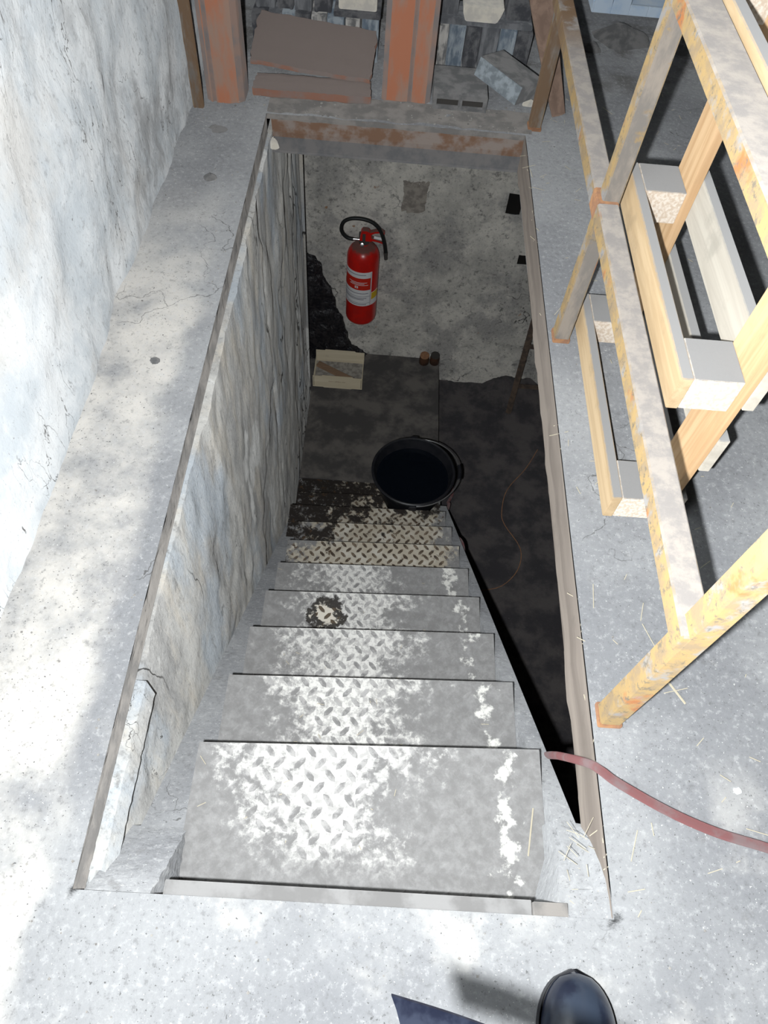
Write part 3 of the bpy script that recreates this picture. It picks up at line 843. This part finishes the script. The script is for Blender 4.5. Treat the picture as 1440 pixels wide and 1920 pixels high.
# ------------------------------------------------------------------ other cellar things
b = MB()
def heap(u, v):
    # u across from the wall corner, v from back to front
    x = -.46 + u * .40
    y = YB - .015 - v * .075
    prof = [(0, .70), (.22, .69), (.34, .60), (.46, .46), (.54, .40), (.62, .30), (.70, .16), (.78, .07), (1.0, .0)]
    for (a, ha), (c, hc) in zip(prof, prof[1:]):
        if a <= u <= c:
            h = ha + (hc - ha) * (u - a) / (c - a)
    h *= max(0.0, 1 - v ** 3) if v < 1 else 0
    lump = 0.035 * fb(x, y, h, 9) + 0.012 * fb(x, y, h, 26)
    return (x + lump * .6, y - lump * .4, ZP + .003 + max(0, h + lump * (1 if h > .02 else 0)))
b.surf(lin(0, 1, 60), lin(0, 1, 50), heap)
tag(b.build('coal_heap', M['coal'], smooth=True), 'glossy black lumpy heap piled in the corner behind the fruit crate', 'heap')
for k, (x, y) in enumerate(((.300, 3.215), (.365, 3.222))):
    c0 = thing('jar', (x, y, ZP), ('brown jar at the back of the landing, the left of the pair', 'dark jar at the back of the landing, the right of the pair')[k], 'jar', 'pair of jars against the cellar wall')
    b = MB().lathe([(0, ZP + .002), (.026, ZP + .002), (.030, ZP + .008), (.030, ZP + .05), (.024, ZP + .062), (0, ZP + .062)], (x, y, 0), 20)
    b.build('body', M['jar'], c0, smooth=True)
    b = MB().lathe([(0, ZP + .060), (.027, ZP + .060), (.028, ZP + .066), (.026, ZP + .074), (0, ZP + .075)], (x, y, 0), 20)
    b.build('lid', (M['rust'], M['iron'])[k], c0, smooth=True)

lad = thing('ladder', (.95, 3.08, ZF), 'dark wooden ladder leaning on the cellar wall beyond the opening edge', 'ladder')
for x in (.858, 1.16):
    b = MB().tube([(x, 3.04, ZF + .005), (x + .02, 3.235, -.65)], .019, 6, smooth=0)
    b.build('side_rail', M['ladder'], lad)
for k in range(5):
    u = .14 + .19 * k
    y = 3.04 + .195 * u; z = ZF + (ZF * -1 - .65) * u
    b = MB().tube([(.858 + .02 * u, y, z), (1.16 + .02 * u, y, z)], .013, 6, smooth=0)
    b.build('rung', M['ladder'], lad)
b = MB()
b.surf(lin(0, 1, 24), lin(0, 1, 16), lambda u, v: (.70 + u * .5, YB + .01 - v * .22, ZF + .004 + max(0, .085 * math.sin(math.pi * min(1, u * 1.3)) ** .7 * (1 - v) * (1 + .5 * fb(u, v, 1, 5)) if u < .77 else 0)))
tag(b.build('soil_mound', M['cellar_floor'], smooth=True), 'low dark mound of soil at the foot of the ladder', 'mound')
b = MB()
b.tube([(1.02, 2.75, ZF + .012), (.939, 2.601, ZF + .01), (.819, 2.436, ZF + .01), (.781, 2.284, ZF + .012), (.792, 2.195, ZF + .012), (.874, 2.045, ZF + .01), (.851, 1.909, ZF + .01), (.759, 1.805, ZF + .01), (.65, 1.77, ZF + .01)], .0022, 6)
tag(b.build('thin_wire', M['rust'], smooth=True), 'thin rusty wire curling over the dark cellar floor', 'wire')

# hose from the upper floor down beside the right-hand stringer
hr = .0078
pts = [(1.30, .115, hr + .004), (1.0, .135, hr + .004), (.80, .178, hr + .004), (.692, .209, hr + .004), (.608, .229, hr + .004), (.533, .257, hr + .004), (.455, .297, hr + .004), (.428, .316, hr + .003), (.420, .338, -.03), (.422, .40, -.22), (.412, .46, -.42)]
for k in range(10):
    y = .62 + k * .155
    pts.append((.410 + (.022 if k in (6, 7) else 0), y, -.94 * (y - .118) - (.19 if k not in (6, 7) else .05)))
pts += [(.445, 2.14, -1.93), (.46, 2.25, -2.06), (.50, 2.40, ZF + .012), (.46, 2.55, ZF + .012)]
b = MB().tube(pts, hr, 10, smooth=5)
tag(b.build('garden_hose', M['hose_red'], smooth=True), 'faded red hose crossing the floor and running down beside the stairs', 'hose')

# ------------------------------------------------------------------ far end of the upper floor
b = MB().box(-.622, -.590, 2.262, 2.280, .0, 1.9, .003)
tag(b.build('flat_bar', M['paint'], smooth=False), 'narrow upright rusty mustard bar against the whitewashed wall', 'steel bar')

def channel_post(name, xa, xb, seam, ya, yb, label):
    t = thing(name, (.5 * (xa + xb), .5 * (ya + yb), 0), label, 'post', 'red-primed steel posts at the far end')
    c = .016
    for (u0, u1, l, r) in ((xa, seam - .004, True, False), (seam + .004, xb, False, True)):
        p = [(u0 + (c if l else .003), ya), (u1 - (c if r else .003), ya), (u1, ya + (c if r else .003)), (u1, yb), (u0, yb), (u0, ya + (c if l else .003))]
        b_ = MB().prism(p, 0.0, 1.9)
        o = b_.build('channel', M['orange'], t)
        o.data.materials.append(M['orange_grey'])
        for f in o.data.polygons:
            if abs(f.normal.x) > .3:
                f.material_index = 1
    b_ = MB().box(seam - .0045, seam + .0045, ya + .006, yb, 0.0, 1.9)
    b_.build('weld_seam', M['orange_grey'], t)
channel_post('steel_post', -.588, -.470, -.562, 2.308, 2.40, 'red-primed steel post beside the narrow bar at the left wall')
channel_post('steel_post', -.040, .118, .050, 2.400, 2.50, 'broad red-primed steel post standing between the two tile stacks')

# clay pieces lying in front of the left stack
def rough_slab(lx, ly, h, T, seed, chip=.010):
    b_ = MB()
    def edge(u, v):
        return (lx * u * (1 + chip * 4 * fb(seed, v, 1, 2.5)) , ly * v * (1 + chip * 6 * fb(u, seed, 2, 2.0)))
    def side(sg):
        def f(u, v):
            x, y = edge(u, v)
            rim = max(abs(u), abs(v)) ** 8
            return T @ Vector((x, y, sg * (h - .35 * h * rim) + .0035 * fb(x, y, seed, 16) + (.004 * sg if abs(v) < .5 and sg > 0 else 0)))
        return f
    U = lin(-1, 1, 36); W = lin(-1, 1, 14)
    b_.surf(U, W, side(1)); b_.surf(U, W, side(-1))
    for cc in (-1, 1):
        for k in range(36):
            b_.quad(side(1)(U[k], cc), side(1)(U[k + 1], cc), side(-1)(U[k + 1], cc), side(-1)(U[k], cc))
        for k in range(14):
            b_.quad(side(1)(cc, W[k]), side(1)(cc, W[k + 1]), side(-1)(cc, W[k + 1]), side(-1)(cc, W[k]))
    return b_
b = rough_slab(.186, .05, .017, Matrix.Translation((-.262, 2.402, .021)) @ Matrix.Rotation(math.radians(1), 4, 'Z'), 3)
tag(b.build('clay_slab', M['clay'], smooth=True), 'low reddish clay slab lying flat in front of the left tile stack', 'clay slab')
b = rough_slab(.195, .105, .012, Matrix.Translation((-.268, 2.537, .083)) @ Matrix.Rotation(math.radians(-3), 4, 'Z') @ Matrix.Rotation(math.radians(16), 4, 'X') @ Matrix.Rotation(math.radians(4), 4, 'Y'), 8)
tag(b.build('clay_slab', M['clay'], smooth=True), 'wide dusty clay slab tilted against the left tile stack', 'clay slab')

def tile(x0, x1, y, z0, h, mt, label, group, lean=0.0):
    w_ = x1 - x0
    T = Matrix.Translation((.5 * (x0 + x1), y, z0)) @ Matrix.Rotation(math.radians(random.uniform(-2, 2)), 4, 'Z') @ Matrix.Rotation(math.radians(lean), 4, 'Y')
    b_ = MB()
    # upright interlocking tile seen on its end: flat body with a raised rib down each edge
    p = [(-w_ / 2, .0), (-w_ / 2 + .008, -.006), (-w_ / 2 + .014, .002), (w_ / 2 - .012, .003), (w_ / 2 - .006, -.004), (w_ / 2, .002), (w_ / 2, .14), (-w_ / 2, .14)]
    b_.prism(p, 0.0, h)
    bmesh.ops.transform(b_.bm, matrix=T, verts=b_.bm.verts)
    return tag(b_.build('roof_tile', mt), label, 'roof tile', group)
ORD = ('first', 'second', 'third', 'fourth', 'fifth', 'sixth', 'seventh', 'eighth')
LT = [(-.487, -.438, 3), (-.435, -.388, 0), (-.385, -.345, 2), (-.342, -.292, 3), (-.289, -.240, 1), (-.237, -.182, 2), (-.176, -.130, 1), (-.122, -.066, 2)]
for k, (a, c, mi) in enumerate(LT):
    tile(a, c, 2.645 + random.uniform(-.006, .006), 0.0, .128 + random.uniform(-.006, .006) - (.01 if k < 2 else 0), TILE[mi], 'upright grey roof tile, %s from the wall in the lower left row' % ORD[k], 'upright tiles between the posts')
UT = [(-.47, -.41, 0), (-.40, -.35, 3), (-.345, -.29, 0), (-.28, -.225, 3)]
for k, (a, c, mi) in enumerate(UT):
    tile(a, c, 2.66, .135, .16, TILE[mi], 'dark roof tile, %s from the wall in the upper left row' % ORD[k], 'upper tiles between the posts')
b = MB().box(-.215, -.062, 2.63, 2.78, .137, .152, .003)
tag(b.build('flat_tile', TILE[3]), 'dark flat tile laid across the right of the left stack', 'roof tile')
b = MB().box(-.20, -.075, 2.645, 2.77, .153, .20, .006, None, 2)
tag(b.build('limed_block', M['flake']), 'whitish block resting on the flat tile of the left stack', 'block')

RT = [(.130, .165, 1), (.170, .222, 2), (.228, .272, 3), (.278, .335, 0), (.341, .392, 2), (.397, .446, 3)]
for k, (a, c, mi) in enumerate(RT):
    tile(a, c, 2.665 + random.uniform(-.006, .006), 0.0, .125 + random.uniform(-.006, .006), TILE[mi], 'upright roof tile, %s from the broad post in the right row' % ORD[k], 'upright tiles right of the broad post', 1.0)
b = MB().box(.128, .44, 2.655, 2.80, .134, .150, .004)
tag(b.build('flat_tile', TILE[0]), 'grey flat tile lying across the right row of upright tiles', 'roof tile')
b = MB()
p = [(.215, .151), (.318, .151), (.330, .172), (.338, .198), (.206, .200), (.204, .178)]
b.prism(p, 2.645, 2.74, 1)
bmesh.ops.bevel(b.bm, geom=b.bm.edges[:], offset=.004, segments=1, affect='EDGES')
tag(b.build('pale_stone', M['flake']), 'pale cream stone sitting on top of the right tile row', 'stone')
for k, (a, c) in enumerate(((.13, .19), (.35, .43))):
    b = MB().box(a, c, 2.68, 2.79, .151, .26, .005)
    tag(b.build('roof_tile', TILE[(0, 3)[k]]), ('dark tile block left of the pale stone', 'dark tile block right of the pale stone')[k], 'roof tile')

hb = thing('hollow_block', (.21, 2.46, 0), 'dusty hollow block lying flat in front of the right tile row', 'block')
b = MB()
b.box(.126, .300, 2.375, 2.56, .036, .052, .002)
b.box(.126, .300, 2.375, 2.56, .001, .012, .002)
for x in (.126, .208, .288):
    b.box(x, x + .012, 2.376, 2.56, .012, .036)
b.build('body', M['stone'], hb)
b = MB().box(.138, .288, 2.39, 2.55, .013, .035)
b.build('shade_core', M['iron'], hb)  # solid dark filler, painting the shade inside the block's openings
R_ = Matrix.Translation((.362, 2.445, .086)) @ Matrix.Rotation(math.radians(-38), 4, 'Z') @ Matrix.Rotation(math.radians(-9), 4, 'X') @ Matrix.Rotation(math.radians(10), 4, 'Y')
tb = thing('zinc_block', (.362, 2.445, 0), 'tilted block with a shiny zinc side leaning on the hollow block', 'block')
b = MB().box(-.088, .088, -.062, .065, -.03, .03, .003, R_)
b.build('body', M['stone'], tb)
b = MB().box(-.086, .086, -.066, -.0625, -.028, .028, .001, R_)
b.build('zinc_side', M['shiny'], tb)

b = MB()
b.tube([(.538, 2.388, .012), (.485, 2.50, .14), (.444, 2.60, .25), (.36, 2.80, .47), (.27, 3.0, .70)], lambda u: .022 + .02 * min(1, u * 2), 9, smooth=3)
tag(b.build('timber_pole', M['old_wood'], smooth=True), 'rough brown timber pole leaning back behind the railing', 'timber')

bc = thing('painted_crate', (.90, 3.23, 0), 'bluish-white slatted crate far behind the railing', 'crate')
for k in range(5):
    b = MB().box(.738 + k * .070, .804 + k * .070, 3.1550, 3.1690, .012, .24 if k not in (2, 3) else .045, .002)
    b.build('slat', M['bluewhite'], bc)
b = MB().box(.735, 1.09, 3.1695, 3.1800, .006, .04, .002)
b.build('bottom_batten', M['bluewhite'], bc)
b = MB().box(.735, 1.09, 3.1810, 3.3800, .006, .016, .001)
b.build('base', M['bluewhite'], bc)
b = MB().box(.735, .747, 3.1810, 3.3800, .017, .24, .001)
b.build('side_panel', M['bluewhite'], bc)
b = MB().box(.735, 1.09, 3.3810, 3.3930, .006, .24, .001)
b.build('rear_panel', M['old_wood'], bc)

def rock(name, x, y, r, h, label, cat, mt, z=0.0, n=10, seed=0):
    b_ = MB()
    def f(u, v):
        a = u * 2 * math.pi; p = v * math.pi / 2
        k = 1 + .35 * noise.noise(Vector((math.cos(a) + seed, math.sin(a) - seed, p)))
        return (x + r * k * math.cos(a) * math.cos(p), y + r * .8 * k * math.sin(a) * math.cos(p), z - .002 + h * k * math.sin(p))
    b_.surf(lin(0, 1, n), lin(0, 1, 4), f)
    return tag(b_.build(name, mt), label, cat)
rock('pebble', -.506, 1.907, .021, .014, 'dark round pebble alone on the far part of the ledge', 'stone', M['stone'], seed=3)
rock('pebble', -.508, 1.182, .012, .008, 'small dark pebble at the middle of the ledge', 'stone', M['stone'], seed=5)
rock('plaster_flake', -.482, .706, .028, .005, 'flat grey flake lying on the near part of the ledge', 'flake', M['floor'], seed=8)
rock('plaster_flake', .663, .300, .008, .006, 'tiny white crumb on the floor right of the hose', 'flake', M['white'], seed=2)
rock('plaster_flake', -.53, 2.16, .03, .006, 'brownish flake on the floor below the left steel post', 'flake', M['stone'], seed=11)
rock('mortar_lump', -.376, 2.258, .017, .03, 'pale mortar lump in the far left corner of the opening', 'mortar', M['flake'], z=-.10, seed=4)
rock('rubble_stone', .83, 2.98, .105, .045, 'large flat grey stone below the painted crate', 'stone', M['stone'], n=12, seed=6)
rock('rubble_stone', .70, 2.88, .04, .025, 'small grey stone left of the large flat stone', 'stone', M['stone'], seed=9)
rock('rubble_stone', 1.05, 2.92, .05, .03, 'middling grey stone right of the large flat stone', 'stone', M['stone'], seed=12)
rock('rubble_stone', .495, 2.60, .035, .03, 'rough stone between the timber pole and the tile row', 'stone', M['stone'], seed=13)
rock('rubble_stone', .445, 2.46, .020, .02, 'small pale stone at the foot of the far railing post', 'stone', M['flake'], seed=14)

# straw and crumbs strewn about
b = MB()
def straw(x, y, z, a, L, wd=.0011, tilt=0.0):
    T = Matrix.Translation((x, y, z)) @ Matrix.Rotation(a, 4, 'Z') @ Matrix.Rotation(tilt, 4, 'Y')
    b.box(-L / 2, L / 2, -wd, wd, -wd * .6, wd * .6, 0, T)
straw(.577, .475, .006, math.radians(-58), .075, .0016)
straw(.352, .25, -.195, math.radians(80), .085, .0012)
for k in range(150):
    x = random.uniform(.44, 1.0); y = random.uniform(.05, 2.6)
    straw(x, y, .007, random.uniform(0, 3.1), random.uniform(.006, .03) * (1 if random.random() < .8 else 1.8), .0006)
for k in range(40):
    y = random.uniform(.15, 2.2)
    straw(OX1 + random.uniform(-.004, .02), y, random.uniform(-.03, .005), random.uniform(0, 3.1), random.uniform(.01, .05), .0007, random.uniform(-.6, .6))
for k in range(25):
    straw(random.uniform(.37, .42), random.uniform(.11, .24), random.uniform(-.06, -.01), random.uniform(0, 3.1), random.uniform(.01, .04), .0004, random.uniform(-.2, .2))
for k in range(60):
    i = random.randrange(0, 5)
    straw(random.uniform(XL, XR), .38 + GOING * i - random.uniform(.03, .19), -RISE * (i + 1) + .004, random.uniform(0, 3.1), random.uniform(.004, .02), .0006)
so = b.build('straw_bits', M['straw'], kind='stuff')
tag(so, 'loose straw and chaff strewn over the floor and treads', 'straw')
b = MB()
def sand(x, y, z, r):
    b.box(-r, r, -r, r, -r * .5, r * .5, 0, Matrix.Translation((x, y, z)) @ Matrix.Rotation(random.uniform(0, 3), 4, 'Z'))
for k in range(260):
    if random.random() < .5:
        x, y = random.uniform(-.62, -.40), random.uniform(.1, 2.3)
    elif random.random() < .6:
        x, y = random.uniform(-.6, .5), random.uniform(-.2, .09)
    else:
        x, y = random.uniform(.46, 1.1), random.uniform(0, 3.1)
    sand(x, y, hz(x, y) + .001, random.uniform(.0007, .0018))
for k in range(220):
    x, y = random.uniform(-.6, .45), random.uniform(2.27, 2.42)
    sand(x, y, hz(x, y) + .004, random.uniform(.001, .003))
tag(b.build('grit', M['grit'], kind='stuff'), 'pale grit and plaster crumbs on the concrete', 'grit')

# ------------------------------------------------------------------ photographer's shoe tip and dangling strap
sh = thing('shoe', (.345, -.12, 0), 'glossy navy shoe toe at the bottom edge of the picture', 'shoe')
b = MB()
def shoe(u, v):
    # u along the foot (0 heel, 1 toe), v around the section
    L = .30; y = -.272 + L * u
    w_ = .052 * (1 - .18 * math.sin(math.pi * min(1, u * 1.3))) * math.sqrt(max(0, 1 - max(0, (u - .72) / .28) ** 2.4)) * (math.sqrt(max(.0, 1 - max(0, (.15 - u) / .15) ** 2)) * .9 + .1 if u < .15 else 1)
    h_ = (.062 if u > .45 else .062 + .05 * (.45 - u) / .45) * math.sqrt(max(0, 1 - max(0, (u - .55) / .45) ** 3.0))
    a = v * math.pi
    return (.345 + .012 * (u - .5) + w_ * math.cos(a), y, .018 + h_ * math.sin(a) ** .8)
b.surf(lin(0, 1, 40), lin(0, 1, 18), shoe)
b.build('upper', M['shoe'], sh, smooth=True)
b = MB()
def sole(u, v):
    p = shoe(u, 0.0); q = shoe(u, 1.0)
    xm = .5 * (p[0] + q[0]); hw = .5 * abs(p[0] - q[0]) + .003
    k, zz = [(-1, .019), (-1, .001), (1, .001), (1, .019)][int(v)]
    return (xm + k * hw, p[1] + (.003 if u > .99 else 0), zz)
b.surf(lin(0, 1, 40), [0, 1, 2, 3], sole)
b.build('sole', M['rubber'], sh, smooth=True)

b = MB()
P0 = Vector((.040, -.006, .676))
ud = (RIGHT * .93 + DOWN * .36).normalized(); wd = (RIGHT * .28 + DOWN * .96).normalized()
def ribbon(s, k):
    sag = FWD * (.10 * s * s) - DOWN * (.25 * s * s)
    c = P0 + ud * s + sag + FWD * .004 * math.sin(s * 30)
    cr_ = (0, .012, .028)[k % 3] if k < 3 else (0.028, .012, 0)[k - 3]
    th = FWD * (.0022 if k >= 3 else 0)
    return c + wd * cr_ + th + FWD * (.003 if k in (1, 4) else 0)
SS = lin(0, .30, 30)
V = [[b.bm.verts.new(ribbon(s, k)) for k in range(6)] for s in SS]
for A, B in zip(V, V[1:]):
    for k in range(6):
        b.bm.faces.new((A[k], A[(k + 1) % 6], B[(k + 1) % 6], B[k]))
b.bm.faces.new(V[0]); b.bm.faces.new(V[-1][::-1])
tag(b.build('camera_strap', M['strap'], smooth=True), 'dark navy camera strap end dangling at the bottom edge of the picture', 'strap')
